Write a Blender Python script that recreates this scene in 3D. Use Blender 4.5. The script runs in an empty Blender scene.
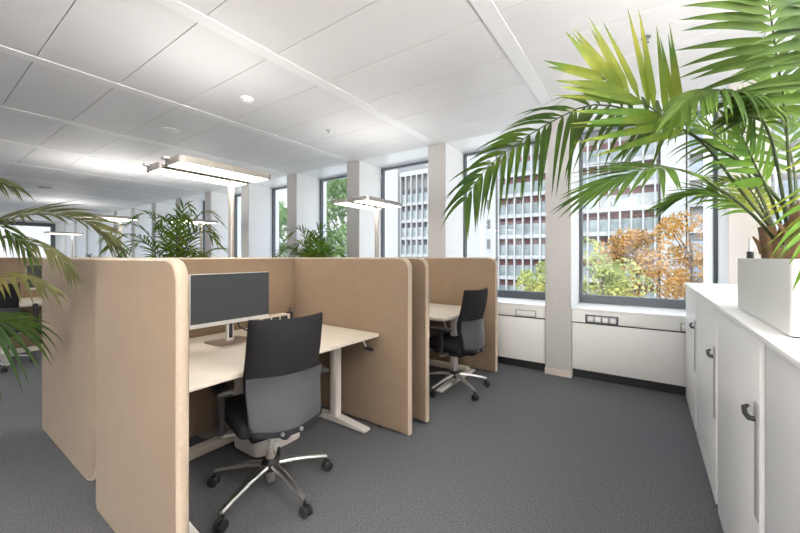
import bpy, bmesh, math, random
from mathutils import Vector as V, Matrix as M4
R = math.radians
sc = bpy.context.scene
C = sc.collection

# ------------------------------------------------------------------ camera
cd = bpy.data.cameras.new('camera'); cam = bpy.data.objects.new('camera', cd); C.objects.link(cam)
cd.sensor_width = 36; cd.lens = 36 * 353 / 800; cd.shift_y = -9.5 / 800; cd.clip_start = .02; cd.clip_end = 400
cam.location = (0, 0, 1.352); cam.rotation_euler = (R(90), 0, R(35))
sc.camera = cam

# ------------------------------------------------------------------ sky and exposure
w = bpy.data.worlds.new('sky'); sc.world = w; w.use_nodes = True
nt = w.node_tree; N = nt.nodes; N.clear()
tc = N.new('ShaderNodeTexCoord'); sp = N.new('ShaderNodeSeparateXYZ'); nt.links.new(tc.outputs['Generated'], sp.inputs[0])
mr = N.new('ShaderNodeMapRange'); mr.inputs[1].default_value = -.55; mr.inputs[2].default_value = .0
mr.inputs[3].default_value = .8; mr.inputs[4].default_value = .28
nt.links.new(sp.outputs['Y'], mr.inputs[0])
ov = N.new('ShaderNodeMapRange')                       # overcast sky: the zenith brighter than the horizon
ov.inputs[1].default_value = .3; ov.inputs[2].default_value = .75; ov.inputs[3].default_value = 1; ov.inputs[4].default_value = 4.5
nt.links.new(sp.outputs['Z'], ov.inputs[0])
ml = N.new('ShaderNodeMath'); ml.operation = 'MULTIPLY'; nt.links.new(mr.outputs[0], ml.inputs[0]); nt.links.new(ov.outputs[0], ml.inputs[1])
cr = N.new('ShaderNodeValToRGB'); nt.links.new(sp.outputs['Z'], cr.inputs[0])
e = cr.color_ramp.elements
e[0].position = 0; e[0].color = (.93, .96, 1, 1); e[1].position = .6; e[1].color = (.62, .78, 1, 1)
ns = N.new('ShaderNodeTexNoise'); ns.inputs['Scale'].default_value = 3; ns.inputs['Detail'].default_value = 5
nt.links.new(tc.outputs['Generated'], ns.inputs['Vector'])
cl = N.new('ShaderNodeValToRGB'); cl.color_ramp.elements[0].position = .42; cl.color_ramp.elements[1].position = .6
nt.links.new(ns.outputs['Fac'], cl.inputs[0])
mx = N.new('ShaderNodeMix'); mx.data_type = 'RGBA'
nt.links.new(cl.outputs['Color'], mx.inputs[0]); nt.links.new(cr.outputs['Color'], mx.inputs[6]); mx.inputs[7].default_value = (1, 1, 1, 1)
bg = N.new('ShaderNodeBackground'); ow = N.new('ShaderNodeOutputWorld')
nt.links.new(mx.outputs[2], bg.inputs['Color']); nt.links.new(ml.outputs[0], bg.inputs['Strength']); nt.links.new(bg.outputs[0], ow.inputs[0])

vs = sc.view_settings
vs.view_transform = 'Standard'; vs.look = 'None'; vs.gamma = 1; vs.use_curve_mapping = False
vs.exposure = 1.98
LAMP_UP = .8
LAMP_DOWN = 2.4
FILL_REAR = 40.0  # added fill lamp behind the camera
FILL_SIDE = 58.0  # added fill lamp beyond the cabinets
LAMP_FAR = 1.6

# ------------------------------------------------------------------ materials
def mat(name, col, rough=.5, metal=0, spec=.5, var=0, scale=20, bump=0, bscale=200, col2=None, stretch=None, emit=None, trans=0, sheen=0, detail=4):
    m = bpy.data.materials.new(name); m.use_nodes = True
    n = m.node_tree; b = n.nodes['Principled BSDF']
    b.inputs['Base Color'].default_value = (*col, 1); b.inputs['Roughness'].default_value = rough
    b.inputs['Metallic'].default_value = metal; b.inputs['Specular IOR Level'].default_value = spec
    if sheen: b.inputs['Sheen Weight'].default_value = sheen
    co = n.nodes.new('ShaderNodeTexCoord'); src = co.outputs['Object']
    if stretch:
        mp = n.nodes.new('ShaderNodeMapping'); mp.inputs['Scale'].default_value = stretch
        n.links.new(src, mp.inputs[0]); src = mp.outputs[0]
    tz = n.nodes.new('ShaderNodeTexNoise'); tz.inputs['Scale'].default_value = scale; tz.inputs['Detail'].default_value = detail
    n.links.new(src, tz.inputs['Vector'])
    c2 = col2 or tuple(min(1, c * (1 - var)) for c in col)
    rp = n.nodes.new('ShaderNodeValToRGB'); el = rp.color_ramp.elements
    el[0].position = .35; el[1].position = .65; el[0].color = (*c2, 1); el[1].color = (*col, 1)
    n.links.new(tz.outputs['Fac'], rp.inputs[0])
    if var or col2: n.links.new(rp.outputs[0], b.inputs['Base Color'])
    if bump:
        t2 = n.nodes.new('ShaderNodeTexNoise'); t2.inputs['Scale'].default_value = bscale; t2.inputs['Detail'].default_value = 2
        n.links.new(co.outputs['Object'], t2.inputs['Vector'])
        bp = n.nodes.new('ShaderNodeBump'); bp.inputs['Strength'].default_value = bump; bp.inputs['Distance'].default_value = .004
        n.links.new(t2.outputs['Fac'], bp.inputs['Height']); n.links.new(bp.outputs[0], b.inputs['Normal'])
    if emit:
        b.inputs['Emission Color'].default_value = (*emit[:3], 1); b.inputs['Emission Strength'].default_value = emit[3]
    if trans:
        tr = n.nodes.new('ShaderNodeBsdfTranslucent'); ms = n.nodes.new('ShaderNodeMixShader'); ms.inputs[0].default_value = trans
        if var or col2: n.links.new(rp.outputs[0], tr.inputs['Color'])
        else: tr.inputs['Color'].default_value = (*col, 1)
        n.links.new(b.outputs[0], ms.inputs[1]); n.links.new(tr.outputs[0], ms.inputs[2])
        n.links.new(ms.outputs[0], n.nodes['Material Output'].inputs['Surface'])
    return m

def glass_mat(name, tint=(1, 1, 1)):
    m = bpy.data.materials.new(name); m.use_nodes = True; n = m.node_tree; n.nodes.clear()
    o = n.nodes.new('ShaderNodeOutputMaterial'); t = n.nodes.new('ShaderNodeBsdfTransparent'); g = n.nodes.new('ShaderNodeBsdfGlossy')
    t.inputs[0].default_value = (*tint, 1); g.inputs['Roughness'].default_value = .02
    lw = n.nodes.new('ShaderNodeLayerWeight'); lw.inputs['Blend'].default_value = .5
    fr = n.nodes.new('ShaderNodeMath'); fr.operation = 'POWER'; fr.inputs[1].default_value = 5; n.links.new(lw.outputs['Facing'], fr.inputs[0])
    fr2 = n.nodes.new('ShaderNodeMath'); fr2.operation = 'MULTIPLY_ADD'; fr2.inputs[1].default_value = .6; fr2.inputs[2].default_value = .03
    n.links.new(fr.outputs[0], fr2.inputs[0]); fr = fr2
    ms = n.nodes.new('ShaderNodeMixShader')
    n.links.new(fr.outputs[0], ms.inputs[0]); n.links.new(t.outputs[0], ms.inputs[1]); n.links.new(g.outputs[0], ms.inputs[2]); n.links.new(ms.outputs[0], o.inputs[0])
    return m

MT = dict(
    wall=mat('wall_paint', (.80, .79, .77), .7, var=.02, scale=3),
    ceil=mat('ceiling_metal', (.76, .75, .745), .55, spec=.35, var=.015, scale=2),
    gap=mat('joint_shadow_gap', (.25, .24, .23), .8),
    strip=mat('ceiling_strip', (.82, .815, .81), .5),
    pillar=mat('pillar_paint', (.82, .82, .81), .65, var=.02, scale=4), pfront=mat('pillar_front_grey', (.48, .465, .45), .5, var=.02, scale=4),
    skirt=mat('skirting_paint', (.60, .52, .47), .5),
    carpet=mat('carpet_loop', (.13, .133, .142), .95, spec=.1, var=.5, scale=120, detail=2, sheen=.1),
    fabric=mat('beige_felt', (.275, .195, .128), .9, spec=.15, var=.07, scale=9, bump=.25, bscale=900, sheen=.2, detail=8),
    lit_edge=mat('beige_felt_lit_edge', (.46, .375, .29), .9, spec=.15, var=.06, scale=60, bump=.2, bscale=900, sheen=.2),  # same felt made paler, window light on the screen edges put into colour
    maple=mat('pale_maple', (.72, .65, .55), .4, var=.08, scale=5, stretch=(14, .8, 14), detail=6),
    whitem=mat('white_powder_metal', (.74, .70, .65), .4),
    bench=mat('bench_panel_white', (.83, .82, .79), .45, var=.01, scale=3),
    sill=mat('white_sill', (.85, .85, .84), .3),
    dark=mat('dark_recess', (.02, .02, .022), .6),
    cab=mat('cabinet_white', (.90, .90, .885), .35, var=.01, scale=3),
    cabgrey=mat('cabinet_grip_and_shade_grey', (.42, .405, .39), .45),  # also stands for shade in the door channel and grip strip
    alu=mat('polished_aluminium', (.86, .85, .84), .33, metal=1),
    alub=mat('brushed_aluminium', (.44, .40, .365), .42, metal=.7, var=.04, scale=80),
    blackp=mat('black_plastic', (.018, .018, .02), .45),
    blackf=mat('black_woven_fabric', (.022, .021, .024), .85, spec=.2, var=.35, scale=300, bump=.3, bscale=700),
    shell=mat('grey_plastic_shell', (.075, .077, .085), .33),
    rubber=mat('black_rubber', (.012, .012, .012), .6),
    screen=mat('screen_glass', (.045, .05, .054), .22, spec=.45),
    silver=mat('silver_plastic', (.62, .61, .60), .35, metal=.3),
    brownb=mat('brushed_stand', (.40, .33, .27), .3, metal=.6),
    frame=mat('anthracite_frame', (.10, .11, .125), .35),
    glass=glass_mat('window_glass'),
    diff=mat('lit_diffuser', (.9, .88, .82), .5, emit=(1, .93, .80, LAMP_DOWN)),
    planter=mat('white_planter', (.82, .82, .80), .4),
    soil=mat('potting_granules', (.10, .065, .04), .95, var=.5, scale=80, bump=.8, bscale=120),
    leaf=mat('palm_leaf_green', (.085, .15, .014), .55, spec=.25, col2=(.028, .07, .009), scale=4, trans=.38),
    leafy=mat('palm_leaf_yellowing', (.27, .28, .025), .55, spec=.25, col2=(.07, .16, .014), scale=5, trans=.4),
    leafb=mat('palm_leaf_fresh', (.15, .27, .022), .55, spec=.25, col2=(.05, .14, .013), scale=5, trans=.42),
    leafd=mat('palm_leaf_olive', (.13, .13, .045), .55, spec=.25, col2=(.05, .065, .022), scale=5, trans=.3),
    leafo=mat('palm_leaf_olive_yellow', (.17, .15, .035), .5, col2=(.07, .08, .02), scale=5, trans=.3),
    stalk=mat('palm_stalk', (.045, .07, .018), .5, var=.4, scale=12),
    trunk=mat('palm_trunk', (.22, .12, .06), .9, var=.6, scale=24, stretch=(1, 1, .25), bump=.8, bscale=60),
    fac_w=mat('facade_white', (.24, .24, .233), .7, var=.05, scale=.2),
    fac_red=mat('facade_red', (.10, .035, .03), .7, var=.5, scale=.35),
    fac_blind=mat('facade_glass_blinds', (.10, .13, .125), .35, col2=(.19, .22, .215), scale=.55, spec=.6),
    fac_pale=mat('facade_pale_glass', (.24, .27, .26), .35, col2=(.17, .20, .20), scale=.6),
    fac_dark=mat('facade_dark_glass', (.045, .045, .045), .3, col2=(.09, .095, .095), scale=.5),
    fac_grey=mat('facade_blue_grey', (.11, .14, .165), .4, col2=(.18, .21, .23), scale=.4),
    t_or=mat('autumn_leaf_orange', (.36, .165, .018), .7, col2=(.17, .10, .022), scale=1.1, trans=.3),
    t_ye=mat('autumn_leaf_yellow_green', (.33, .32, .08), .7, col2=(.12, .17, .05), scale=.9, trans=.3),
    t_gr=mat('tree_leaf_green', (.14, .22, .07), .7, col2=(.06, .12, .04), scale=.8, trans=.3),
    bark=mat('tree_bark', (.10, .08, .06), .9, var=.4, scale=9),
    ground=mat('paving_outside', (.40, .40, .38), .9, var=.2, scale=.5),
)

# ------------------------------------------------------------------ mesh helpers
class MB:
    def __init__(s): s.bm = bmesh.new()
    def _join(s, b):
        me = bpy.data.meshes.new('tmp'); b.to_mesh(me); b.free(); s.bm.from_mesh(me); bpy.data.meshes.remove(me)
    def box(s, x0, x1, y0, y1, z0, z1, bev=0, seg=2, mtx=None):
        b = bmesh.new(); bmesh.ops.create_cube(b, size=1)
        for v in b.verts:
            v.co = V((x0 + (v.co.x + .5) * (x1 - x0), y0 + (v.co.y + .5) * (y1 - y0), z0 + (v.co.z + .5) * (z1 - z0)))
        if bev: bmesh.ops.bevel(b, geom=b.edges[:], offset=bev, segments=seg, profile=.5, affect='EDGES')
        if mtx: bmesh.ops.transform(b, matrix=mtx, verts=b.verts)
        s._join(b); return s
    def cyl(s, p0, p1, r0, r1=None, seg=16, caps=True):
        return s.tube([p0, p1], [r0, r0 if r1 is None else r1], seg, caps)
    def tube(s, pts, r, seg=8, caps=True):
        pts = [V(p) for p in pts]; n = len(pts)
        rs = r if isinstance(r, (list, tuple)) else [r] * n
        rings = []; ref = None
        for i, p in enumerate(pts):
            t = (pts[min(i + 1, n - 1)] - pts[max(i - 1, 0)]).normalized()
            if ref is None: ref = V((0, 0, 1)) if abs(t.z) < .9 else V((1, 0, 0))
            a = (ref - t * ref.dot(t)).normalized(); ref = a; c = t.cross(a)
            rings.append([s.bm.verts.new(p + (a * math.cos(k * 2 * math.pi / seg) + c * math.sin(k * 2 * math.pi / seg)) * rs[i]) for k in range(seg)])
        for A, B in zip(rings, rings[1:]):
            for k in range(seg): s.bm.faces.new((A[k], A[(k + 1) % seg], B[(k + 1) % seg], B[k]))
        if caps: s.bm.faces.new(rings[0][::-1]); s.bm.faces.new(rings[-1])
        return s
    def lathe(s, prof, c=(0, 0, 0), seg=24):
        rings = [[s.bm.verts.new((c[0] + max(r, 1e-4) * math.cos(k * 2 * math.pi / seg), c[1] + max(r, 1e-4) * math.sin(k * 2 * math.pi / seg), c[2] + z)) for k in range(seg)] for r, z in prof]
        for A, B in zip(rings, rings[1:]):
            for k in range(seg): s.bm.faces.new((A[k], A[(k + 1) % seg], B[(k + 1) % seg], B[k]))
        s.bm.faces.new(rings[0][::-1]); s.bm.faces.new(rings[-1]); return s
    def prism(s, poly, f, t0, t1, bev=0):
        """poly: 2-D outline; f(u, v, t) -> 3-D point"""
        b = bmesh.new()
        A = [b.verts.new(f(u, v, t0)) for u, v in poly]; B = [b.verts.new(f(u, v, t1)) for u, v in poly]
        n = len(poly); b.faces.new(A[::-1]); b.faces.new(B)
        rim = []
        for k in range(n):
            b.faces.new((A[k], A[(k + 1) % n], B[(k + 1) % n], B[k]))
        if bev:
            ed = [e_ for e_ in b.edges if (e_.verts[0] in A and e_.verts[1] in A) or (e_.verts[0] in B and e_.verts[1] in B)]
            bmesh.ops.bevel(b, geom=ed, offset=bev, segments=3, profile=.5, affect='EDGES')
        s._join(b); return s
    def slab(s, f, nu, nv, th):
        """closed curved slab: f(u, v) front point, th(u, v) offset vector to the rear surface"""
        A = [[s.bm.verts.new(f(i / nu, j / nv)) for j in range(nv + 1)] for i in range(nu + 1)]
        B = [[s.bm.verts.new(V(f(i / nu, j / nv)) + V(th(i / nu, j / nv))) for j in range(nv + 1)] for i in range(nu + 1)]
        q = s.bm.faces.new
        for i in range(nu):
            for j in range(nv):
                q((A[i][j], A[i + 1][j], A[i + 1][j + 1], A[i][j + 1])); q((B[i][j], B[i][j + 1], B[i + 1][j + 1], B[i + 1][j]))
        for i in range(nu):
            q((A[i][0], B[i][0], B[i + 1][0], A[i + 1][0])); q((A[i][nv], A[i + 1][nv], B[i + 1][nv], B[i][nv]))
        for j in range(nv):
            q((A[0][j], A[0][j + 1], B[0][j + 1], B[0][j])); q((A[nu][j], B[nu][j], B[nu][j + 1], A[nu][j + 1]))
        return s
    def build(s, name, m, parent=None, smooth=True, ang=38):
        bm = s.bm; bmesh.ops.recalc_face_normals(bm, faces=bm.faces[:])
        for f in bm.faces: f.smooth = smooth
        if smooth:
            for e_ in bm.edges:
                if len(e_.link_faces) == 2 and e_.calc_face_angle(0) > R(ang): e_.smooth = False
        me = bpy.data.meshes.new(name); bm.to_mesh(me); bm.free()
        for mm in (m if isinstance(m, (list, tuple)) else [m]): me.materials.append(mm)
        o = bpy.data.objects.new(name, me); C.objects.link(o)
        if parent: o.parent = parent
        return o

def rrect(u0, u1, v0, v1, rs, n=8):
    """rounded rectangle outline, rs = radii at (u0v0, u1v0, u1v1, u0v1)"""
    out = []
    for (cu, cv, r, a) in ((u0, v0, rs[0], 180), (u1, v0, rs[1], 270), (u1, v1, rs[2], 0), (u0, v1, rs[3], 90)):
        if r <= 0: out.append((cu, cv)); continue
        x = cu + r * (1 if cu == u0 else -1); y = cv + r * (1 if cv == v0 else -1)
        for k in range(n + 1):
            t = R(a + 90 * k / n); out.append((x + r * math.cos(t), y + r * math.sin(t)))
    return out

def tag(o, label=None, cat=None, group=None, kind=None):
    if label: o['label'] = label
    if cat: o['category'] = cat
    if group: o['group'] = group
    if kind: o['kind'] = kind
    return o
def thing(name, loc, label, cat, group=None, rz=0):
    o = bpy.data.objects.new(name, None); C.objects.link(o); o.empty_display_size = .1
    o.location = loc; o.rotation_euler = (0, 0, rz); return tag(o, label, cat, group)
KIDS = {}
def copy_tree(o, parent=None):
    c = o.copy(); C.objects.link(c)
    if parent: c.parent = parent
    for ch in list(o.children): copy_tree(ch, c)
    return c
def struct(o): o['kind'] = 'structure'; return o
def B(*a, **k): return MB().box(*a, **k)

# ------------------------------------------------------------------ the room
HC = 2.92; YW = 4.33; YG = 4.93
PX = [-.833 + 1.571 * k for k in range(2, -14, -1)]          # pillar centre lines along the window side
XE = -22.0; XR = 2.6; YB = -4.6
struct(B(XE, XR, YB, YG + .1, -.15, 0).build('floor', MT['carpet'], smooth=False))
cm = MB()
xs = sorted(PX); ys = [.63 + .5285 * k for k in range(-10, 8)]
for i in range(len(xs) - 1):
    x0 = max(xs[i] + .06, XE); x1 = min(xs[i + 1] - .06, XR)
    if x1 - x0 < .2: continue
    for j in range(len(ys) - 1):
        if ys[j] > YW - .1: continue
        cm.box(x0, x1, ys[j] + .003, min(ys[j + 1], YW) - .003, HC, HC + .02)
struct(cm.build('ceiling', MT['ceil'], smooth=False))
struct(B(XE, XR, YW, YG + .1, HC + .002, HC + .024).build('ceiling_edge', MT['sill'], smooth=False))
struct(B(XE, XR, YB, YG + .1, HC + .026, HC + .12).build('ceiling_backing', MT['gap'], smooth=False))
for k, x in enumerate(xs):
    if XE < x < XR: struct(B(x - .057, x + .057, YB, YW, HC - .006, HC + .02, bev=.002).build('trim_%d' % (k + 1), MT['strip'], smooth=False))
struct(B(XE, XR, YG - .02, YG + .1, 0, .76).build('wall_front', MT['wall'], smooth=False))
struct(B(XR, XR + .1, YB, YG + .1, 0, HC + .1).build('wall_right', MT['wall'], smooth=False))
for x in xs:
    if x < XE + .2: continue
    p = struct(B(x - .135, x + .135, YW, YG + .16, 0, HC + .01, bev=.004).build('pillar', MT['pillar'], smooth=False))
    B(x - .1355, x + .1355, YW - .008, YW + .004, .07, HC - .001, bev=.003).build('front_sheet', MT['pfront'], p, smooth=False)  # thin sheet, greyer than the pillar's sides
    if x > 0 and x < 1: B(x - .133, x - .06, YG + .16, YG + 1.15, -.2, HC + .3).build('outer_reveal', MT['sill'], p, smooth=False)
    B(x - .141, x + .141, YW - .014, YW + .3, 0, .07, bev=.003).build('baseboard', MT['skirt'], p, smooth=False)

def window(n, f, u0, u1, z0=.785, z1=2.905, bar=.034, low=.10):
    m = MB()
    def bx(a, b, c, d, t0=-.03, t1=.04): m.prism([(a, c), (b, c), (b, d), (a, d)], f, t0, t1, .004)
    bx(u0, u0 + bar, z0, z1); bx(u1 - bar, u1, z0, z1); bx(u0 + bar, u1 - bar, z1 - bar, z1); bx(u0 + bar, u1 - bar, z0, z0 + low)
    o = struct(m.build('window_%d' % n, MT['frame'], smooth=False))
    MB().prism([(u0 + bar, z0 + low), (u1 - bar, z0 + low), (u1 - bar, z1 - bar), (u0 + bar, z1 - bar)], f, .005, .011).build('glass', MT['glass'], o, smooth=False)
    return o
wn = 0
for i in range(len(xs) - 1):
    a, b = xs[i] + .136, xs[i + 1] - .136
    if a < XE or a > XR: continue
    wn += 1
    window(wn, lambda u, v, t: (u, YG + t, v), a, min(b, XR - .01))
# end wall with a glazed front and back wall with its own windows
m = MB(); m.box(XE - .1, XE, YB, 1.2, 0, HC + .1); m.box(XE - .1, XE, 4.15, YG + .1, 0, HC + .1); m.box(XE - .1, XE, 1.2, 4.15, 0, .6); m.box(XE - .1, XE, 1.2, 4.15, 2.86, HC + .1)
struct(m.build('wall_left', MT['wall'], smooth=False))
wn += 1; window(wn, lambda u, v, t: (XE - t, u, v), 1.2, 4.15, .6, 2.86, .16, .16)
m = MB(); m.box(XE, XR, YB - .1, YB, 0, .8); m.box(XE, XR, YB - .1, YB, 2.85, HC + .1)
bx0 = XE
for i, x in enumerate(xs):
    if XE + .3 < x < XR: m.box(x - .14, x + .14, YB - .1, YB, .8, 2.85)
struct(m.build('wall_back', MT['wall'], smooth=False))
for i in range(len(xs) - 1):
    a, b = xs[i] + .141, xs[i + 1] - .141
    if a < XE + .3 or b > XR: continue
    wn += 1; window(wn, lambda u, v, t: (u, YB - .05 + t, v), a, b, .8, 2.85)

# ------------------------------------------------------------------ window benches
SB = ['wide white radiator bench with a four-socket strip under the window of autumn trees',
      'white radiator bench with an empty flap between the end screen and the free pillar',
      'white radiator bench hidden behind the screens under the third window from the cabinets',
      'white radiator bench behind the white storage cabinets and the potted palm']
def bench(x0, x1, label, socks, flap=None):
    yf = 4.352
    t = thing('radiator_bench', ((x0 + x1) / 2, yf, 0), label, 'radiator bench', 'radiator benches under the windows')
    h = (x1 - x0) / 2 - .004
    sf = (lambda u, v, tt: (u, tt, v))
    B(-h, h, -.006, YG - yf - .032, .762, .785, bev=.004).build('sill_board', MT['sill'], t)
    B(-h, h, 0, .05, .632, .762).build('fascia', MT['bench'], t, smooth=False)
    B(-h, h, .012, .05, .618, .632).build('shadow_gap', MT['dark'], t, smooth=False)
    B(-h + .004, h - .004, -.002, .05, .105, .618, bev=.003).build('front_panel', MT['bench'], t)
    B(-h, h, .06, .12, 0, .105).build('toe_kick', MT['dark'], t, smooth=False)
    for (c, kind) in socks:
        if kind == 'sock':
            s = B(c - .155, c + .155, -.006, .004, .628, .722, bev=.003).build('socket_panel', MT['frame'], t)
            for k in range(4):
                cx = c - .105 + .07 * k
                B(cx - .031, cx + .031, -.0085, -.004, .645, .706, bev=.002).build('socket', MT['silver'], s)
                so = MB().cyl((cx, -.010, .675), (cx, -.006, .675), .024, seg=20)
                so.build('socket_insert', MT['sill'], s)
        else:
            s = B(c - .12, c + .12, -.005, .004, .632, .715, bev=.003).build('flap_frame', MT['alub'], t)
            B(c - .108, c + .108, -.008, 0, .640, .705, bev=.003).build('flap', MT['bench'], s)
bench(-.697, .602, SB[0], [(-.355, 'sock'), (.43, 'flap')])
bench(-2.268, -.97, SB[1], [(.42, 'flap')])
bench(-3.839, -2.541, SB[2], [(.2, 'flap')])
bench(.874, 2.173, SB[3], [(-.3, 'sock')])

# ------------------------------------------------------------------ ceiling fittings
def fitting(name, x, y, prof, label, cat, m, inner=None):
    t = thing(name, (x, y, HC), label, cat)
    MB().lathe(prof, seg=28).build('housing', m, t)
    if inner: MB().lathe(inner[0], seg=20).build(inner[1], inner[2], t)
fitting('smoke_detector', -3.237, 1.989, [(.062, 0), (.062, -.012), (.055, -.022), (.045, -.024)], 'round white smoke detector on the ceiling in front of the lit lamp', 'smoke detector', MT['strip'], ([(.04, -.024), (.04, -.040), (.03, -.046), (.001, -.046)], 'cap', MT['wall']))
fitting('ceiling_speaker', -4.83, 1.945, [(.10, 0), (.10, -.008), (.09, -.012), (.001, -.014)], 'flat round white disc on the ceiling above the lit lamp', 'ceiling disc', MT['strip'])
fitting('sprinkler', -3.222, 3.071, [(.035, 0), (.035, -.006), (.012, -.010), (.012, -.045), (.001, -.046)], 'small metal sprinkler head on the ceiling above the second floor lamp', 'sprinkler', MT['silver'], ([(.001, -.046), (.028, -.049), (.028, -.052), (.001, -.053)], 'deflector', MT['alu']))
fitting('sprinkler', -.007, 3.07, [(.03, 0), (.03, -.005), (.010, -.008), (.010, -.035), (.001, -.036)], 'dark sprinkler head on the ceiling between the fronds of the tall palm', 'sprinkler', MT['frame'], ([(.001, -.036), (.020, -.038), (.020, -.041), (.001, -.042)], 'deflector', MT['frame']))
fitting('sprinkler', -8.3, 2.65, [(.035, 0), (.035, -.006), (.012, -.010), (.012, -.045), (.001, -.046)], 'tiny sprinkler head on the far ceiling above the bushy palm behind the screens', 'sprinkler', MT['silver'])
fitting('ceiling_speaker', -11.06, 1.92, [(.11, 0), (.11, -.02), (.09, -.03), (.001, -.03)], 'distant grey ceiling disc above the olive palm fronds', 'ceiling disc', MT['cabgrey'])

# ------------------------------------------------------------------ acoustic screens
HP = 1.347
def screen(axis, a0, a1, c0, c1, label, rs, base=(0, 0, 0)):
    """axis 'x': runs along X from a0 to a1, thickness c0..c1 in Y; axis 'y' the other way. rs: corner radii"""
    mid = (c0 + c1) / 2; ctr = ((a0 + a1) / 2, mid, 0) if axis == 'x' else (mid, (a0 + a1) / 2, 0)
    t = thing('acoustic_screen', (ctr[0] + base[0], ctr[1] + base[1], 0), label, 'office screen', 'beige felt desk screens')
    h = (a1 - a0) / 2; th = (c1 - c0) / 2
    f = (lambda u, v, k: (u, k, v)) if axis == 'x' else (lambda u, v, k: (k, u, v))
    MB().prism(rrect(-h + .012, h - .012, .026, HP - .012, [max(.004, r - .012) for r in rs]), f, -th, th, .008).build('felt_panel', MT['fabric'], t)
    # rim: rounded band round the outline, paler to stand for edges catching light
    out = rrect(-h, h, .014, HP, rs); inn = rrect(-h + .016, h - .016, .030, HP - .016, [max(.002, r - .016) for r in rs])
    m = MB(); n = len(out); pr = [(0, -th * .93), (.55, -th * .86), (1, -th * .45), (1, th * .45), (.55, th * .86), (0, th * .93)]
    rows = []
    for k in range(n):
        (ou, ov), (iu, iv) = out[k], inn[k]
        rows.append([m.bm.verts.new(f(iu + (ou - iu) * s, iv + (ov - iv) * s, d)) for s, d in pr])
    for k in range(n):
        A, Bq = rows[k], rows[(k + 1) % n]
        for j in range(len(pr) - 1): m.bm.faces.new((A[j], A[j + 1], Bq[j + 1], Bq[j]))
    m.build('lit_edge_band', MT['lit_edge'], t, ang=50)
    g = MB()
    for s in (-1, 1):
        p = f(s * (h - .30), 0, 0); g.cyl((p[0], p[1], 0), (p[0], p[1], .03), .018, seg=12)
        g.build('foot', MT['blackp'], t) ; g = MB()
    return t
r = .085
S1 = screen('x', -2.395, -1.45, .605, .655, 'beige felt screen standing closest, its rounded edge beside the monitor', [.03, .02, r, .01])
screen('x', -3.86, -2.53, .65, .70, 'beige felt screen with palm shadows, behind the fronds of the olive palm', [.03, .24, .01, .06])
screen('y', .70, 2.19, -2.815, -2.76, 'beige felt screen directly behind the black monitor and the near desk', [.02, .02, .01, .01])
screen('x', -2.82, -1.45, 2.19, 2.245, 'beige felt screen at the crank end of the near desk', [.02, .015, r, .01])
screen('x', -2.82, -1.45, 2.445, 2.50, 'beige felt screen just behind its twin, at the start of the second desk', [.02, .015, r, .01])
screen('y', 2.52, 3.97, -2.815, -2.76, 'beige felt screen behind the second desk', [.02, .02, .01, .01])
screen('x', -2.82, -1.43, 3.985, 4.04, 'beige felt screen farthest along the row, beside the window bench and second chair', [.02, .015, r, .01])
screen('y', .70, 2.19, -7.505, -7.45, 'beige felt screen behind the distant desk beyond the olive palm', [.02, .02, .01, .01])

# ------------------------------------------------------------------ desks
def make_desk(label, loc, Ld=1.46, Dd=1.03, rz=0):
    t = thing('desk', loc, label, 'desk', 'height-adjustable desks', rz)
    # local: x 0 = front edge (towards +X), y 0 = near end, 1.46 long
    B(-Dd, 0, 0, Ld, .730, .755, bev=.003).build('desktop', MT['maple'], t)
    B(-Dd + .08, -.06, .05, Ld - .05, .712, .730).build('under_frame', MT['whitem'], t, smooth=False)
    for y in (.09, Ld - .10):
        l = B(-.415, -.335, y - .028, y + .028, .05, .712, bev=.008).build('leg', MT['whitem'], t)
        B(-.403, -.347, y - .034, y + .034, .36, .705, bev=.006).build('leg_sleeve', MT['whitem'], l)
        fm = MB(); fm.prism([(-.86, .012), (-.04, .012), (-.03, .022), (-.04, .034), (-.335, .062), (-.415, .062), (-.86, .034)], (lambda u, v, k, y=y: (u, y + k, v)), -.035, .035, .006)
        ft = fm.build('foot', MT['whitem'], t)
        for xx in (-.82, -.08): MB().cyl((xx, y, 0), (xx, y, .013), .02, seg=12).build('glide', MT['blackp'], ft)
    B(-.80, -.74, .14, Ld - .11, .012, .075, bev=.004).build('crossbar', MT['maple'], t)
    cr_ = MB().tube([(-.10, Ld - .09, .71), (-.10, Ld - .07, .69), (-.09, Ld - .05, .645)], .007, 8).build('crank', MT['silver'], t)
    MB().tube([(-.11, Ld - .05, .642), (-.065, Ld - .045, .632), (-.03, Ld - .04, .630)], [.011, .013, .012], 10).build('crank_grip', MT['blackp'], cr_)
    return t
D1 = make_desk('pale wooden desk holding the black monitor inside the near screens', (-1.72, .71, 0))
d2 = make_desk('pale wooden desk corner behind the twin screens where the second chair stands', (-2.73, 3.05, 0), 1.14, .92, R(-90))
d3 = copy_tree(D1); d3.location = (-6.42, .71, 0); d3['label'] = 'distant pale desk beyond the olive palm'

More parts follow.
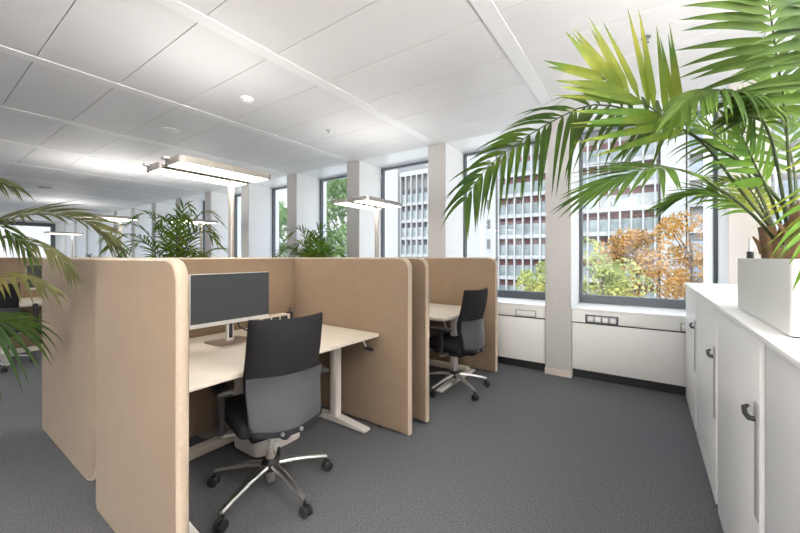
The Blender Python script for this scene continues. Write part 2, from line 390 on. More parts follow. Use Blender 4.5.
# ------------------------------------------------------------------ monitors
def make_monitor(label, loc):
    t = thing('monitor', loc, label, 'monitor', 'black screens on the desks')
    # local, facing +X; z 0 = desktop
    B(-.012, .012, -.285, .285, .135, .485, bev=.006).build('housing', MT['silver'], t)
    sc_ = B(.0105, .0135, -.2815, .2815, .163, .4825).build('display', MT['screen'], t, smooth=False)
    b = B(-.135, .115, -.13, .13, 0, .010, bev=.004).build('base', MT['brownb'], t)
    st = MB().box(-.052, -.022, -.024, .024, .008, .30, bev=.006).build('stand', MT['silver'], t)
    B(-.022, -.019, -.012, .012, .03, .135).build('cable_channel', MT['blackp'], st)
    B(-.022, -.008, -.06, .06, .25, .37, bev=.004).build('mount', MT['blackp'], t)
    return t
m1 = make_monitor('wide black monitor on a flat brown base on the near desk', (-2.38, 1.352, .755))
m2 = copy_tree(m1); m2.location = (-7.13, 1.33, .755); m2['label'] = 'distant monitor on the desk beyond the olive palm'
cb = MB().tube([(-2.425, 1.38, 1.0), (-2.46, 1.43, .90), (-2.49, 1.47, .83), (-2.46, 1.53, .79), (-2.50, 1.62, .80), (-2.56, 1.66, .84), (-2.62, 1.70, .80), (-2.67, 1.75, .764)], .006, 8)
tag(cb.build('monitor_cable', MT['blackp']), 'black cable hanging behind the monitor to the desk socket box', 'cable')
t = thing('socket_box', (-2.62, 1.84, .755), 'pale desktop socket box with dark outlets at the back of the near desk', 'socket box')
B(-.05, .05, -.15, .15, 0, .10, bev=.006).build('housing', MT['skirt'], t)
for k in range(3): B(.048, .053, -.12 + .085 * k, -.05 + .085 * k, .05, .09, bev=.002).build('outlet', MT['blackp'], t)
t = thing('cable_outlet', (-2.62, 2.02, .755), 'small upright black plug beside the socket box in the screen corner', 'plug')
B(-.02, .02, -.022, .022, 0, .11, bev=.006).build('body', MT['blackp'], t); MB().tube([(0, 0, .108), (-.01, .01, .135), (-.03, .03, .14)], .006, 8).build('lead', MT['blackp'], t)

# pedestal under the desk
t = thing('pedestal', (-2.27, 1.56, 0), 'rounded white pedestal standing on the carpet under the near desk', 'pedestal')
MB().prism(rrect(-.16, .16, -.19, .19, [.06] * 4), (lambda u, v, k: (u, v, k)), .012, .545, .006).build('body', MT['whitem'], t)
MB().prism(rrect(-.15, .15, -.18, .18, [.055] * 4), (lambda u, v, k: (u, v, k)), 0, .012).build('plinth', MT['blackp'], t)
MB().prism(rrect(-.165, .165, -.195, .195, [.06] * 4), (lambda u, v, k: (u, v, k)), .545, .56, .004).build('top', MT['whitem'], t)

# cable spine at the distant desk
t = thing('cable_spine', (-6.40, 1.02, 0), 'black flexible cable spine hanging from the distant desk', 'cable spine')
pts = [(0, 0, .76), (.005, 0, .66), (.0, .01, .52), (.01, .03, .42), (.03, .10, .345), (.03, .20, .325), (.02, .30, .34)]
MB().tube(pts, .022, 10).build('spine', MT['blackp'], t)
for k in range(len(pts) - 1):
    a, b = V(pts[k]), V(pts[k + 1])
    for q in (.25, .75):
        c = a.lerp(b, q); d = (b - a).normalized() * .012
        MB().cyl(c - d, c + d, .028, seg=10).build('link', MT['rubber'], t)

# ------------------------------------------------------------------ office chairs
def make_chair(label, loc, rz, base_rz):
    t = thing('office_chair', loc, label, 'office chair', 'black swivel chairs at the desks', rz)
    st = B(-.235, .235, -.215, .245, .425, .515, bev=.038, seg=4).build('seat', MT['blackf'], t)
    B(-.16, .16, -.17, .16, .375, .428, bev=.012).build('seat_mechanism', MT['blackp'], t)
    def hw(z): return .188 + .016 * min(1, max(0, (z - .46) / .30)) - .004 * max(0, (z - .76) / .28)
    def yb(z): return -.245 + .030 * math.exp(-((z - .68) / .12) ** 2) - .20 * max(0, z - .70) ** 1.25
    def cor(u, v):                               # soft corners at top
        return 1 - .02 * max(0, (v - .94) / .06) ** 2
    def back(u, v):
        z = .49 + .550 * v; x = (2 * u - 1) * hw(z) * cor(u, v)
        return (x, yb(z) + .055 * (2 * u - 1) ** 2, z - .012 * (1 - (2 * u - 1) ** 2) * max(0, v - .5))
    def pad(u, v):
        q = min(1, 6 * u, 6 * (1 - u), 6 * v, 6 * (1 - v)); return (0, -.020 - .028 * max(0, q) ** .5, 0)
    MB().slab(back, 20, 24, pad).build('backrest', MT['blackf'], t, ang=60)
    def shell(u, v):
        z = .468 + .275 * v; x = (2 * u - 1) * (hw(z) + .004) * (1 - .05 * max(0, (.12 - v) / .12) ** 2)
        return (x, yb(z) - .046 + .058 * (2 * u - 1) ** 2 - .010 * v, z - .02 * (1 - (2 * u - 1) ** 2) * (1 - v))
    sh = MB().slab(shell, 20, 14, lambda u, v: (0, -.012, 0)).build('back_shell', MT['shell'], t, ang=60)
    def trim_(u, v):
        z = .452 + .03 * v; x = (2 * u - 1) * .178
        return (x, yb(.48) - .040 + .058 * (2 * u - 1) ** 2, z - .02 * (1 - (2 * u - 1) ** 2))
    MB().slab(trim_, 20, 2, lambda u, v: (0, -.024, 0)).build('lower_trim', MT['blackp'], t, ang=60)
    for s in (-.05, .05): MB().cyl((s, yb(.48) - .06, .450), (s, yb(.48) - .070, .450), .010, seg=12).build('bolt', MT['alu'], sh)
    MB().tube([(0, -.12, .395), (0, -.22, .405), (0, yb(.48) - .03, .45)], [.035, .032, .028], 10).build('back_bracket', MT['blackp'], t)
    for s in (-1, 1):
        a = MB().tube([(s * .12, -.02, .392), (s * .22, -.02, .392), (s * .265, -.02, .40), (s * .272, -.02, .43)], [.018, .018, .019, .018], 10).build('arm_bracket', MT['alub'], t)
        a2 = B(s * .272 - .014, s * .272 + .014, -.05, .012, .41, .64, bev=.008).build('armrest', MT['blackp'], t)
        B(s * .272 - .042, s * .272 + .042, -.13, .125, .638, .668, bev=.013, seg=3).build('arm_pad', MT['rubber'], a2)
    # base turned on its own about the column
    g = M4.Rotation(base_rz - rz, 4, 'Z')
    MB().cyl((0, 0, .17), (0, 0, .385), .0145, seg=16).build('gas_lift', MT['alu'], t)
    MB().lathe([(.024, .05), (.026, .06), (.026, .12), (.027, .20), (.022, .215)], seg=18).build('lift_sleeve', MT['alub'], t)
    MB().lathe([(.045, .118), (.052, .125), (.050, .165), (.034, .182), (.030, .186)], seg=20).build('hub', MT['blackp'], t)
    for k in range(5):
        q = g @ M4.Rotation(2 * math.pi * k / 5, 4, 'Z')
        m = MB(); prof = [(.035, .150, .024, .016), (.15, .135, .020, .014), (.28, .106, .014, .011), (.340, .090, .013, .010)]
        rows = []
        for (rr, z, hw_, hh) in prof:
            rows.append([m.bm.verts.new(q @ V((rr, hw_ * math.cos(a) * 1.0, z + hh * math.sin(a)))) for a in [i * math.pi / 5 for i in range(10)]])
        for A, Bq in zip(rows, rows[1:]):
            for i in range(10): m.bm.faces.new((A[i], A[(i + 1) % 10], Bq[(i + 1) % 10], Bq[i]))
        m.bm.faces.new(rows[0][::-1]); m.bm.faces.new(rows[-1])
        leg = m.build('leg', MT['alu'], t)
        c = MB(); 
        p0 = q @ V((.333, 0, .085)); p1 = q @ V((.333, 0, .052)); c.cyl(p0, p1, .008, seg=10)
        side = (q.to_3x3() @ V((0, 1, 0)))
        fw = (q.to_3x3() @ V((1, 0, 0)))
        ctr = q @ V((.333, 0, .0295)) + fw * .012
        for s in (-1, 1):
            c.lathe([(.001, 0)] * 2, c=(0, 0, -50)) if False else None
            a_, b_ = ctr + side * s * .008, ctr + side * s * .025
            c.tube([a_, a_.lerp(b_, .15), a_.lerp(b_, .8), b_], [.0265, .0295, .0295, .024], 18)
        c.tube([ctr - side * .010, ctr + side * .010], .020, 14)
        hood = []
        c.build('caster', MT['rubber'], leg)
    return t
f1 = R(75)
CH = make_chair('black swivel chair with a grey back shell at the near desk', (-1.80, 1.255, 0), f1, R(-5))
c2 = make_chair('black swivel chair with a grey back shell beside the farthest screen of the row', (-1.625, 3.30, 0), R(82), R(-30))
c3 = copy_tree(CH); c3.location = (-6.50, .66, 0); c3.rotation_euler = (0, 0, f1 + R(16)); c3['label'] = 'distant swivel chair partly hidden by the olive palm fronds'

# ------------------------------------------------------------------ floor lamps
def make_lamp(label, loc, up=LAMP_UP):
    t = thing('floor_lamp', loc, label, 'floor lamp', 'twin-head floor lamps')
    MB().prism(rrect(-.19, .19, -.30, .10, [.03] * 4), (lambda u, v, k: (u, v, k)), 0, .014, .004).build('base', MT['alub'], t)
    B(-.024, .024, -.016, .016, .014, 2.02, bev=.005).build('pole', MT['alub'], t)
    B(-.07, .07, -.05, .05, 2.012, 2.03, bev=.004).build('bridge', MT['alub'], t)
    for s in (-1, 1):
        x0, x1 = (.035, .285) if s > 0 else (-.285, -.035)
        m = MB(); o_ = rrect(x0, x1, -.52, .195, [.035] * 4); i_ = rrect(x0 + .014, x1 - .014, -.506, .181, [.024] * 4); n = len(o_)
        z0, z1 = 1.998, 2.044
        rows = [[m.bm.verts.new((u, v, z)) for (u, v) in ol] for (ol, z) in ((i_, z0), (o_, z0), (o_, z1), (i_, z1))]
        for A, Bq in zip(rows, rows[1:] + rows[:1]):
            for k in range(n): m.bm.faces.new((A[k], A[(k + 1) % n], Bq[(k + 1) % n], Bq[k]))
        h = m.build('lamp_head', MT['alub'], t)
        MB().prism(rrect(x0 + .015, x1 - .015, -.505, .180, [.022] * 4), (lambda u, v, k: (u, v, k)), 2.001, 2.008).build('diffuser', MT['diff'], h, smooth=False)
        MB().prism(rrect(x0 + .015, x1 - .015, -.505, .180, [.022] * 4), (lambda u, v, k: (u, v, k)), 2.036, 2.042).build('top_cover', MT['sill'], h, smooth=False)
        B(x0 + .05, x0 + .10, -.555, -.515, 2.03, 2.05, bev=.003).build('sensor', MT['silver'], h)
        ld = bpy.data.lights.new('uplight', 'AREA'); ld.shape = 'RECTANGLE'; ld.size = .2; ld.size_y = .64; ld.energy = up; ld.color = (1, .965, .925)
        lo = bpy.data.objects.new('uplight', ld); C.objects.link(lo); lo.parent = h; lo.location = ((x0 + x1) / 2, -.16, 2.056); lo.rotation_euler = (math.pi, 0, 0)
        ld.color = (1, .965, .925)
    MB().cyl((0, -.24, 2.006), (0, -.24, 1.992), .018, seg=14).build('motion_sensor', MT['blackp'], t)
    B(-.036, .036, -.50, .17, 2.004, 2.012).build('spine', MT['alub'], t, smooth=False)
    return t
L1 = make_lamp('lit twin-head floor lamp rising behind the monitor screen', (-2.853, 1.611, 0))
LF = make_lamp('tiny distant lamp near the glazed end of the office', (-13.5, 2.9, 0), LAMP_FAR)
for (x, y, lb) in ((-2.86, 3.56, 'lit twin-head floor lamp rising behind the second desk before the windows'),
                   (-7.55, 2.25, 'twin-head floor lamp far off between the olive palm and the bushy palm'),
                   (-7.0, 3.35, 'small twin-head floor lamp among the fronds of the bushy palm')):
    q = L1 if x > -4 else LF; q = copy_tree(q); q.location = (x, y, 0); q['label'] = lb

R1 = make_lamp('added fill floor lamp out of view behind the camera', (-.7, -2.3, 0), FILL_REAR)  # unseen lamp added to brighten the room from behind
R2 = make_lamp('', (1.9, 1.0, 0), FILL_SIDE)  # unseen lamp added to brighten benches and pillars by the windows
R2['label'] = 'added fill floor lamp out of view beyond the storage cabinets'

# ------------------------------------------------------------------ storage cabinets
CXF = .30; CD = .46; HCAB = 1.11
bounds = [(4.30, 3.42), (3.41, 2.46), (2.45, 1.56), (1.55, .64), (.63, -.28)]
CL = ['white storage cabinet standing against the window bench', 'white storage cabinet second from the window bench',
      'white storage cabinet under the rear half of the white planter', 'white storage cabinet under the front half of the white planter',
      'white storage cabinet at the near end of the row']
for (y1, y0), lb in zip(bounds, CL):
    t = thing('storage_cabinet', (CXF, (y0 + y1) / 2, 0), lb, 'cabinet', 'white storage cabinets in a row')
    h = (y1 - y0) / 2
    B(.018, CD, -h, h, .05, HCAB - .022).build('body', MT['cab'], t, smooth=False)
    B(.03, CD, -h, h, 0, .05).build('plinth', MT['cab'], t, smooth=False)
    d = B(0, .018, -h + .055, h - .004, .03, HCAB - .026, bev=.002).build('door', MT['cab'], t)
    B(.012, .019, -h, -h + .058, .03, HCAB - .026).build('shaded_channel', MT['cabgrey'], t, smooth=False)  # recess between doors, its shade put into the grey colour
    B(-.004, .002, -h + .060, -h + .108, .48, .80, bev=.0015).build('grip_strip', MT['cabgrey'], d)
    B(-.006, .002, -h + .056, -h + .106, .795, .865, bev=.004).build('lock_plate', MT['cabgrey'], d)
    MB().tube([(-.004, -h + .082, .812), (-.020, -h + .085, .812), (-.026, -h + .105, .818), (-.024, -h + .135, .830), (-.012, -h + .148, .834)], [.009, .009, .008, .008, .006], 8).build('handle', MT['blackp'], d)
tp = B(CXF - .012, CXF + CD + .01, -.29, 4.305, HCAB - .021, HCAB, bev=.003).build('cabinet_top', MT['cab'])
tag(tp, 'long white board covering the row of storage cabinets', 'cabinet top')

# ------------------------------------------------------------------ palms
def catmull(P, n):
    P = [V(p) for p in P]; Q = [P[0] * 2 - P[1]] + P + [P[-1] * 2 - P[-2]]; out = []
    segs = len(P) - 1
    for i in range(n + 1):
        x = i / n * segs; k = min(int(x), segs - 1); t = x - k
        a, b, c, d = Q[k:k + 4]
        out.append(.5 * ((2 * b) + (c - a) * t + (2 * a - 5 * b + 4 * c - d) * t * t + (3 * b - a - 3 * c + d) * t ** 3))
    # even spacing
    L = [0]
    for a, b in zip(out, out[1:]): L.append(L[-1] + (b - a).length)
    res = []; j = 0
    for i in range(n + 1):
        s = L[-1] * i / n
        while j < n - 1 and L[j + 1] < s: j += 1
        f = (s - L[j]) / max(1e-9, L[j + 1] - L[j]); res.append(out[j].lerp(out[j + 1], min(1, f)))
    return res
def frond(parent, pts, nrm, L, n, w, a0=62, a1=16, droop=.25, t0=.35, m='leaf', rs=(.007, .0015), seed=1, lift=.15, prof=(.75, 1, .45), sides=(1, -1), segs=6, lower=1.0):
    rnd = random.Random(seed); N_ = 48; P = catmull(pts, N_)
    st = MB().tube(P[::2], [rs[0] + (rs[1] - rs[0]) * i / (N_ // 2) for i in range(N_ // 2 + 1)], 6)
    mb = MB(); bm = mb.bm; nrm = V(nrm).normalized()
    for i in range(n):
        q = i / (n - 1); t = t0 + (.995 - t0) * q
        for s in sides:
            tt = min(.995, max(t0 * .9, t + rnd.uniform(-.3, .3) / n)); x = tt * N_; k = min(int(x), N_ - 1)
            p = P[k].lerp(P[k + 1], x - k)
            T = (P[min(k + 2, N_)] - P[max(k - 1, 0)]).normalized()
            n_ = (nrm - T * nrm.dot(T)).normalized(); S = T.cross(n_)
            l = prof[0] + (prof[1] - prof[0]) * min(1, q / .35) if q < .35 else prof[1] + (prof[2] - prof[1]) * (q - .35) / .65
            l *= L * rnd.uniform(.9, 1.08)
            a = R(a0 + (a1 - a0) * q ** .9 + rnd.uniform(-4, 4))
            if s < 0: a *= lower
            d = (T * math.cos(a) + S * (s * math.sin(a)) + n_ * (lift + rnd.uniform(-.05, .05))).normalized()
            wv = (T - d * T.dot(d))
            wv = wv.normalized() if wv.length > .2 else d.cross(n_).normalized()
            up = d.cross(wv).normalized()
            if up.dot(n_) < 0: up = -up
            dr = droop * rnd.uniform(.7, 1.3); rows = []
            for j in range(segs + 1):
                z = j / segs
                c = p + d * (l * z * (1 - .18 * dr * z)) + V((0, 0, -1)) * (dr * l * z * z)
                ww = w * (min(1, z / .22 + .22) if z < .2 else max(.03, 1 - ((z - .2) / .8) ** 1.6)) * .5
                rows.append([bm.verts.new(c - wv * ww + up * ww * .35), bm.verts.new(c), bm.verts.new(c + wv * ww + up * ww * .35)])
            for A, Bq in zip(rows, rows[1:]):
                bm.faces.new((A[0], A[1], Bq[1], Bq[0])); bm.faces.new((A[1], A[2], Bq[2], Bq[1]))
    f = mb.build('frond', MT[m], parent, ang=180)
    st.build('stalk', MT['stalk'], f)
    return f
def rel(pts, o): return [(a - o[0], b - o[1], c - o[2]) for a, b, c in pts]

# tall palm on the cabinets
PB = (.55, 1.91, HCAB)
t = thing('planter', PB, 'white rectangular planter on the storage cabinets under the tall palm', 'planter')
m = MB(); o_ = rrect(-.20, .20, -.38, .38, [.012] * 4, 3); i_ = rrect(-.185, .185, -.365, .365, [.008] * 4, 3); n = len(o_)
rows = [[m.bm.verts.new((u, v, z)) for (u, v) in ol] for (ol, z) in ((i_, .19), (i_, .236), (o_, .236), (o_, .006))]
for A, Bq in zip(rows, rows[1:]):
    for k in range(n): m.bm.faces.new((A[k], A[(k + 1) % n], Bq[(k + 1) % n], Bq[k]))
m.bm.faces.new(rows[-1]); m.build('pot', MT['planter'], t)
B(-.187, .187, -.367, .367, .18, .222).build('soil', MT['soil'], t, smooth=False)
for sx in (-.18, .18):
    for sy in (-.36, .36): MB().cyl((sx, sy, 0), (sx, sy, .008), .012, seg=10).build('foot', MT['blackp'], t)
t = thing('water_gauge', (.385, 2.235, HCAB + .222), 'small black and white water gauge in the corner of the planter', 'water gauge')
MB().cyl((0, 0, -.03), (0, 0, .045), .012, seg=12).build('tube', MT['blackp'], t); MB().cyl((0, 0, .045), (0, 0, .10), .008, .005, seg=12).build('cap', MT['sill'], t)

PT = thing('potted_palm', (PB[0], PB[1], HCAB + .222), 'tall green palm arching from the white planter on the cabinets', 'palm')
PO = (PB[0], PB[1], HCAB + .222)
def trunk(parent, x, y, h, r0, lean, rnd):
    pts = [(x + lean[0] * k / 5, y + lean[1] * k / 5, -.02 + h * k / 5) for k in range(6)]
    tr = MB().tube(pts, [r0 * (1.15 - .45 * k / 5 + .05 * (k % 2)) for k in range(6)], 12).build('trunk', MT['trunk'], parent)
    for k in range(5):
        a = rnd.uniform(0, 6.28); z = h * rnd.uniform(.35, .9)
        b0 = V((x + lean[0] * z / h + r0 * .8 * math.cos(a), y + lean[1] * z / h + r0 * .8 * math.sin(a), z - .04))
        MB().tube([b0, b0 + V((.012 * math.cos(a), .012 * math.sin(a), .04)), b0 + V((.035 * math.cos(a), .035 * math.sin(a), .075))], [.012, .010, .003], 6).build('leaf_sheath', MT['trunk'], tr)
rnd = random.Random(4)
trunk(PT, *rel([(.44, 2.10, 0)], PO)[0][:2], .17, .036, (-.03, .0), rnd)
trunk(PT, *rel([(.475, 1.99, 0)], PO)[0][:2], .24, .034, (.005, .01), rnd)
frond(PT, rel([(0.467, 2.109, 1.402), (0.319, 2.03, 1.633), (0.194, 1.967, 1.836), (0.066, 1.902, 1.933), (-0.055, 1.854, 1.997), (-0.212, 1.805, 2.041), (-0.358, 1.751, 1.984), (-0.508, 1.683, 1.887), (-0.64, 1.627, 1.771), (-0.723, 1.593, 1.639)], PO), (0.238, -0.688, 0.55), seed=1, L=0.36, n=30, w=0.024, a0=78, a1=34, droop=0.4, t0=0.4, m='leaf', lift=0.05, prof=(0.7, 1, 0.5))
frond(PT, rel([(0.484, 2.097, 1.523), (0.344, 1.999, 1.707), (0.191, 1.867, 1.815), (0.077, 1.763, 1.887), (-0.023, 1.669, 1.966), (-0.111, 1.583, 2.019), (-0.148, 1.545, 2.044)], PO), (0.574, -0.819, 0.1), seed=2, L=0.41, n=12, w=0.034, a0=66, a1=22, droop=0.02, t0=0.57, lower=0.62, m='leafy', lift=0.0, prof=(1.05, 0.95, 0.6))
frond(PT, rel([(0.454, 2.088, 1.389), (0.334, 1.943, 1.53), (0.211, 1.784, 1.622), (0.129, 1.677, 1.661), (0.061, 1.593, 1.672), (-0.021, 1.511, 1.66), (-0.101, 1.443, 1.622), (-0.136, 1.419, 1.601)], PO), (0.176, -0.426, 0.9), seed=3, L=0.27, n=18, w=0.021, a0=66, a1=8, droop=0.14, t0=0.64, m='leaf', lift=0.0, prof=(0.85, 1, 0.7))
frond(PT, rel([(0.466, 2.133, 1.39), (0.401, 2.148, 1.504), (0.322, 2.154, 1.598), (0.244, 2.148, 1.646), (0.173, 2.147, 1.648), (0.112, 2.13, 1.623)], PO), (0.258, -0.369, 0.9), seed=4, L=0.3, n=22, w=0.022, a0=66, a1=14, droop=0.25, t0=0.38, m='leafb', lift=0.05)
frond(PT, rel([(0.487, 2.075, 1.42), (0.464, 2.034, 1.657), (0.435, 1.965, 1.918), (0.392, 1.861, 2.077), (0.359, 1.79, 2.234), (0.325, 1.717, 2.378)], PO), (0.574, -0.819, 0), seed=5, L=0.4, n=20, w=0.034, a0=82, a1=45, droop=0.14, t0=0.52, m='leaf', lift=0.0, prof=(0.9, 1, 0.7))
frond(PT, rel([(0.471, 2.087, 1.442), (0.438, 2.04, 1.662), (0.387, 1.956, 1.848), (0.3, 1.821, 1.939), (0.198, 1.677, 1.948), (0.127, 1.578, 1.905), (0.08, 1.521, 1.845)], PO), (0.34, -0.311, 0.9), seed=6, L=0.24, n=34, w=0.019, a0=70, a1=15, droop=0.5, t0=0.46, m='leaf', lift=0.1)
frond(PT, rel([(0.462, 2.155, 1.403), (0.406, 2.176, 1.624), (0.326, 2.182, 1.814), (0.221, 2.169, 1.955), (0.099, 2.169, 2.01), (-0.03, 2.176, 1.949)], PO), (0.344, -0.491, 0.8), seed=7, L=0.42, n=32, w=0.02, a0=68, a1=14, droop=0.4, t0=0.42, m='leafb', lift=0.05)
frond(PT, rel([(0.496, 2.057, 1.459), (0.485, 1.927, 1.746), (0.476, 1.798, 1.988), (0.405, 1.627, 2.137), (0.303, 1.457, 2.181)], PO), (0.41, -0.934, 0.2), seed=8, L=0.36, n=16, w=0.036, a0=75, a1=25, droop=0.15, t0=0.45, m='leaf', lift=0.0)
frond(PT, rel([(0.489, 2.002, 1.398), (0.495, 1.836, 1.514), (0.488, 1.709, 1.66), (0.47, 1.611, 1.819)], PO), (0.41, -0.934, 0.2), seed=9, L=0.28, n=9, w=0.018, a0=120, a1=70, droop=0.1, t0=0.3, m='leafy', lift=0.1, sides=(1, -1))
frond(PT, rel([(0.492, 2.005, 1.417), (0.454, 1.661, 1.514), (0.39, 1.396, 1.448), (0.333, 1.234, 1.34)], PO), (0.213, -0.827, 0.5), seed=10, L=0.2, n=7, w=0.02, a0=60, a1=20, droop=0.5, t0=0.55, m='leafb', lift=0.0)
frond(PT, rel([(0.47, 2.124, 1.423), (0.417, 2.05, 1.585), (0.35, 1.954, 1.717), (0.299, 1.87, 1.822), (0.274, 1.816, 1.898)], PO), (0.574, -0.819, 0.1), seed=11, L=0.24, n=11, w=0.026, a0=55, a1=15, droop=0.06, t0=0.45, m='leafb', lift=0.0)
frond(PT, rel([(0.481, 2.107, 1.422), (0.511, 2.165, 1.633), (0.504, 2.208, 1.813), (0.474, 2.236, 2.002), (0.441, 2.262, 2.154)], PO), (0.574, -0.819, 0.2), seed=12, L=0.3, n=14, w=0.026, a0=65, a1=20, droop=0.2, t0=0.4, m='leaf', lift=0.0)
frond(PT, rel([(0.452, 2.136, 1.39), (0.421, 2.175, 1.535), (0.382, 2.221, 1.656), (0.338, 2.263, 1.714), (0.271, 2.289, 1.688)], PO), (0.483, -0.516, 0.7), seed=13, L=0.3, n=16, w=0.022, a0=65, a1=20, droop=0.4, t0=0.35, m='leafy', lift=0.05)

# olive palm left of the camera
LB = (-3.32, -.05, 0)
t = thing('planter', LB, 'tapered white floor planter of the olive palm', 'planter')
m = MB(); m.lathe([(.14, 0), (.15, .01), (.19, .42), (.18, .42), (.17, .36)], seg=28); m.build('pot', MT['planter'], t)
MB().lathe([(.168, .33), (.172, .385), (.001, .39)], seg=24).build('soil', MT['soil'], t)
LO = (LB[0], LB[1], .39)
LP = thing('potted_palm', LO, 'olive palm with thin drooping leaflets in front of the shadowed screen', 'palm')
trunk(LP, 0, 0, .5, .03, (0, 0), rnd)
frond(LP, rel([(-3.347, -0.024, 0.986), (-3.206, 0.075, 1.255), (-3.03, 0.198, 1.444), (-2.853, 0.321, 1.54), (-2.699, 0.43, 1.583), (-2.545, 0.538, 1.567), (-2.435, 0.615, 1.519), (-2.36, 0.667, 1.433)], LO), (0.258, -0.369, 0.9), seed=1, L=0.32, n=24, w=0.022, a0=55, a1=10, droop=0.2, t0=0.38, m='leafd', lift=0.14)
frond(LP, rel([(-3.347, -0.024, 0.986), (-3.329, 0.013, 1.336), (-3.229, 0.108, 1.638), (-3.087, 0.219, 1.761), (-2.951, 0.314, 1.772), (-2.861, 0.377, 1.733)], LO), (0.258, -0.369, 0.9), seed=2, L=0.28, n=18, w=0.016, a0=50, a1=12, droop=0.4, t0=0.45, m='leafd', lift=0.1)
frond(LP, rel([(-3.347, -0.024, 0.986), (-3.122, 0.073, 1.231), (-2.902, 0.19, 1.388), (-2.703, 0.305, 1.449), (-2.578, 0.392, 1.428), (-2.473, 0.465, 1.367), (-2.402, 0.515, 1.276)], LO), (0.229, -0.328, 0.9), seed=3, L=0.22, n=26, w=0.013, a0=60, a1=12, droop=0.5, t0=0.35, m='leafd', lift=0.08)
frond(LP, rel([(-3.347, -0.024, 0.986), (-3.143, 0.058, 1.284), (-2.944, 0.16, 1.465), (-2.766, 0.261, 1.53), (-2.661, 0.334, 1.479), (-2.586, 0.386, 1.377)], LO), (0.229, -0.328, 0.9), seed=4, L=0.24, n=22, w=0.013, a0=60, a1=12, droop=0.5, t0=0.35, m='leaf', lift=0.08)
frond(LP, rel([(-3.347, -0.024, 0.959), (-3.079, 0.103, 1.127), (-2.849, 0.202, 1.219), (-2.673, 0.301, 1.251), (-2.541, 0.369, 1.247), (-2.439, 0.441, 1.197)], LO), (0.344, -0.491, 0.8), seed=5, L=0.24, n=16, w=0.019, a0=55, a1=12, droop=0.5, t0=0.35, m='leafo', lift=0.05)
frond(LP, rel([(-3.347, -0.024, 0.932), (-3.245, 0.108, 0.949), (-3.143, 0.241, 0.967), (-3.055, 0.364, 0.969), (-3.032, 0.404, 0.965)], LO), (0.488, -0.696, 0.5), seed=6, L=0.36, n=8, w=0.026, a0=60, a1=12, droop=0.75, t0=0.66, m='leaf', lift=0.0, prof=(0.8, 1, 0.6))
frond(LP, rel([(-3.347, -0.024, 0.986), (-3.225, -0.061, 1.388), (-3.145, -0.127, 1.627), (-3.108, -0.223, 1.656)], LO), (0.229, -0.328, 0.9), seed=7, L=0.3, n=14, w=0.024, a0=60, a1=15, droop=0.4, t0=0.35, m='leafd', lift=0.05)

# generic palms behind the screens
def bush_palm(x, y, pot_label, label, n, L, h, mats, seed, ll, n2=15, spread=1.0):
    r_ = random.Random(seed)
    tp_ = thing('planter', (x, y, 0), pot_label, 'planter')
    MB().lathe([(.17, 0), (.18, .01), (.22, .46), (.205, .46), (.19, .40)], seg=28).build('pot', MT['planter'], tp_)
    MB().lathe([(.19, .36), (.197, .42), (.001, .43)], seg=24).build('soil', MT['soil'], tp_)
    tt = thing('potted_palm', (x, y, .43), label, 'palm')
    for k in range(3): trunk(tt, .06 * math.cos(k * 2.1), .06 * math.sin(k * 2.1), .35, .022, (.03 * math.cos(k * 2.1), .03 * math.sin(k * 2.1)), r_)
    for k in range(n):
        a = k * 2.399 + r_.uniform(-.3, .3); e = .35 + .65 * (k / n) ** .8; hh = h - .43
        out = L * e * spread; c, s = math.cos(a), math.sin(a); rise = hh * (1.08 - .55 * e * r_.uniform(.8, 1.1))
        pts = [(.05 * c, .05 * s, .1), (.12 * out * c, .12 * out * s, .45 * rise), (.35 * out * c, .35 * out * s, .85 * rise), (.68 * out * c, .68 * out * s, rise), (out * c, out * s, rise - .22 * e * L)]
        frond(tt, pts, (-.3 * c, -.3 * s, 1), ll, n2, .027, droop=.35, t0=.42, m=mats[k % len(mats)], seed=seed * 50 + k, rs=(.008, .002), segs=4)
    return tt
bush_palm(-5.15, 2.13, 'white floor planter of the bushy palm behind the screens', 'bushy green palm with yellow leaves standing behind the near screens', 15, 1.0, 2.28, ['leafb', 'leafy', 'leafb', 'leafy', 'leafb'], 3, .36)
bush_palm(-4.40, 3.86, 'white floor planter of the small palm by the windows', 'small fresh green palm beside the tree windows behind the screens', 16, .8, 2.0, ['leafb', 'leafy', 'leafb'], 8, .42)
bush_palm(-14.8, 3.55, 'far floor planter at the glazed end', 'distant low palm near the glazed end of the office', 8, .7, 1.55, ['leaf'], 11, .3, 10)

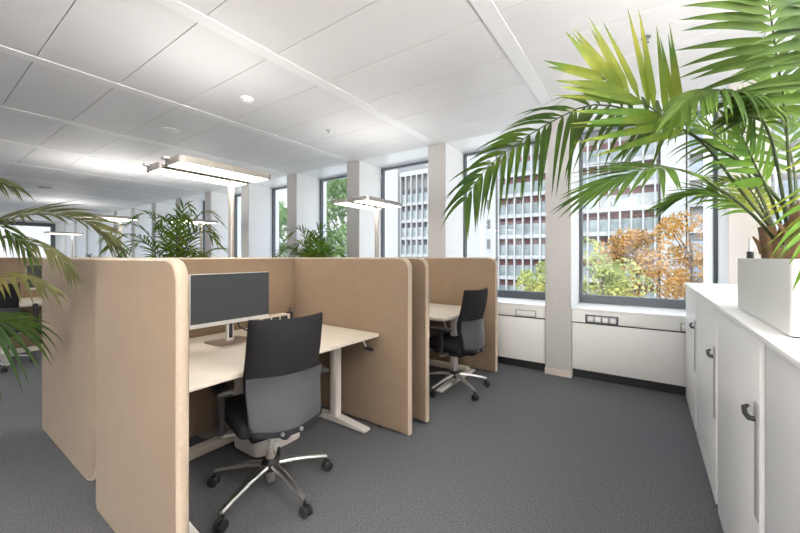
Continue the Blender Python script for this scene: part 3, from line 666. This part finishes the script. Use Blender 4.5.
# ------------------------------------------------------------------ outside
struct(B(-140, 80, 5.4, 150, -7.2, -7).build('ground', MT['ground'], smooth=False))
YF = 58
def facade(label, x0, x1, z0, z1, fl0, fh, pitch, name='office_building', depth=14, red=MT['fac_red'], pane=MT['fac_blind']):
    t = thing(name, ((x0 + x1) / 2, YF, -7), label, 'building')
    cx = (x0 + x1) / 2; a, b = x0 - cx, x1 - cx; Z = lambda z: z + 7
    B(a, b, .9, depth, 0, Z(z1 - .2)).build('wall', MT['fac_w'], t, smooth=False)
    B(a - .2, b + .2, -.2, depth, Z(z1 - .9), Z(z1)).build('parapet', MT['fac_w'], t, smooth=False)
    z = fl0
    while z < z1 - 1.2:
        if z > z0:
            B(a, b, .45, .95, Z(z), Z(z + fh * .26)).build('red_band', red, t, smooth=False)
            B(a, b, .35, .95, Z(z - fh * .52), Z(z)).build('window_band', pane, t, smooth=False)
            B(a, b, -.05, .95, Z(z - fh * .70), Z(z - fh * .52)).build('floor_slab', MT['fac_w'], t, smooth=False)
        z += fh
    k = a; f0 = None
    while k <= b + .01:
        if f0 is None: f0 = B(-.11, .11, -.25, .5, 0, Z(z1 - .9)).build('fin', MT['fac_w'], t, smooth=False); f0.location.x = k
        else:
            f = f0.copy(); C.objects.link(f); f.parent = t; f.location.x = k
        k += pitch
    return t
facade('office block with red bands and white fins beyond the autumn trees', -20.4, 1.2, -4, 20.5, -3.35, 3.36, 1.33)
facade('pale office block with white fins seen through the third window', -40.4, -26.5, -4, 18.2, -3.0, 3.36, 1.28, red=MT['fac_dark'], pane=MT['fac_pale'])
facade('blue-grey office wing right of the white stair tower', 4.3, 32, -4, 24, -3.35, 3.36, 2.6, red=MT['fac_dark'], pane=MT['fac_grey'])
for (x0, x1, h, lb) in ((1.45, 4.0, 26, 'white stair tower between the red-banded block and the blue-grey wing'), (-26.1, -20.75, 27, 'plain white wall slab between the two finned office blocks'), (-46, -40.75, 22, 'white end tower of the pale office block')):
    t = thing('stair_tower', ((x0 + x1) / 2, YF - .6, -7), lb, 'building')
    h2 = (x1 - x0) / 2
    B(-h2, h2, 0, 12, 0, h + 7).build('wall', MT['fac_w'], t, smooth=False)
    if x1 == -20.75:
        for k in range(8): B(h2 - 1.5, h2 - .9, -.03, .1, 3 + 3.36 * k, 4.6 + 3.36 * k).build('window', MT['fac_dark'], t, smooth=False)
t = thing('apartment_block', (-92, 66, -7), 'low pale block behind the green trees', 'building')
B(-26, 22, 0, 14, 0, 14).build('wall', MT['fac_w'], t, smooth=False)
for k in range(3): B(-26, 22, -.06, .1, 3.2 + 3.4 * k, 4.7 + 3.4 * k).build('window_band', MT['fac_dark'], t, smooth=False)

def tree(x, y, z0, h, rad, m, label, seed, nleaf=2600, ls=.22, name='tree'):
    r_ = random.Random(seed)
    t = thing(name, (x, y, z0), label, 'tree', 'trees outside the windows')
    tr = MB(); tips = []
    tr.tube([(0, 0, 0), (.1, 0, h * .3), (0, .1, h * .55), (.05, 0, h * .8)], [.2, .15, .1, .04], 8)
    for k in range(9):
        a = r_.uniform(0, 6.28); zz = h * r_.uniform(.35, .75); e = rad * r_.uniform(.5, .95)
        tip = V((e * math.cos(a), e * math.sin(a), zz + h * r_.uniform(.05, .25)))
        tr.tube([(0, 0, zz), tip * .5 + V((0, 0, zz * .52)), tip], [.07, .045, .015], 6); tips.append(tip)
    tr.build('trunk', MT['bark'], t)
    blobs = [(p, rad * r_.uniform(.32, .5)) for p in tips] + [(V((r_.uniform(-.6, .6) * rad, r_.uniform(-.6, .6) * rad, h * r_.uniform(.45, .95))), rad * r_.uniform(.3, .5)) for _ in range(12)]
    mb = MB(); bm = mb.bm
    for i in range(nleaf):
        c, br = blobs[i % len(blobs)]
        d = V((r_.gauss(0, 1), r_.gauss(0, 1), r_.gauss(0, 1))).normalized() * br * r_.uniform(.55, 1.02)
        p = c + d; u = V((r_.gauss(0, 1), r_.gauss(0, 1), r_.gauss(0, 1))).normalized(); v = u.orthogonal().normalized(); s = ls * r_.uniform(.6, 1.3)
        bm.faces.new([bm.verts.new(p + u * s), bm.verts.new(p + v * s * .5 + u * s * .1), bm.verts.new(p - u * s * .8), bm.verts.new(p - v * s * .5 + u * s * .1)])
    mb.build('crown', MT[m], t, smooth=False)
for a in ((-2.2, 24, -7, 9.4, 1.9, 't_ye', 'yellow-green autumn tree at the pillar edge of the wide window', 1, 2800, .13),
          (-.6, 28, -7, 10.4, 1.9, 't_or', 'orange autumn tree in the middle of the wide window', 2, 3800, .13),
          (2.7, 34, -7, 11.6, 2.3, 't_or', 'orange autumn tree rising above the storage cabinets', 3, 3800, .14),
          (-7.2, 27, -7, 8.2, 1.6, 't_ye', 'yellow-green treetop low in the window beside the end screen', 4, 2500, .13),
          (-20.5, 21, -7, 15.5, 3.0, 't_gr', 'tall green tree in the window behind the second floor lamp', 5, 3600, .2),
          (-31, 21.5, -7, 14.5, 3.0, 't_gr', 'green tree in the narrow window beside the lit lamp', 6, 3600, .2)):
    tree(*a)
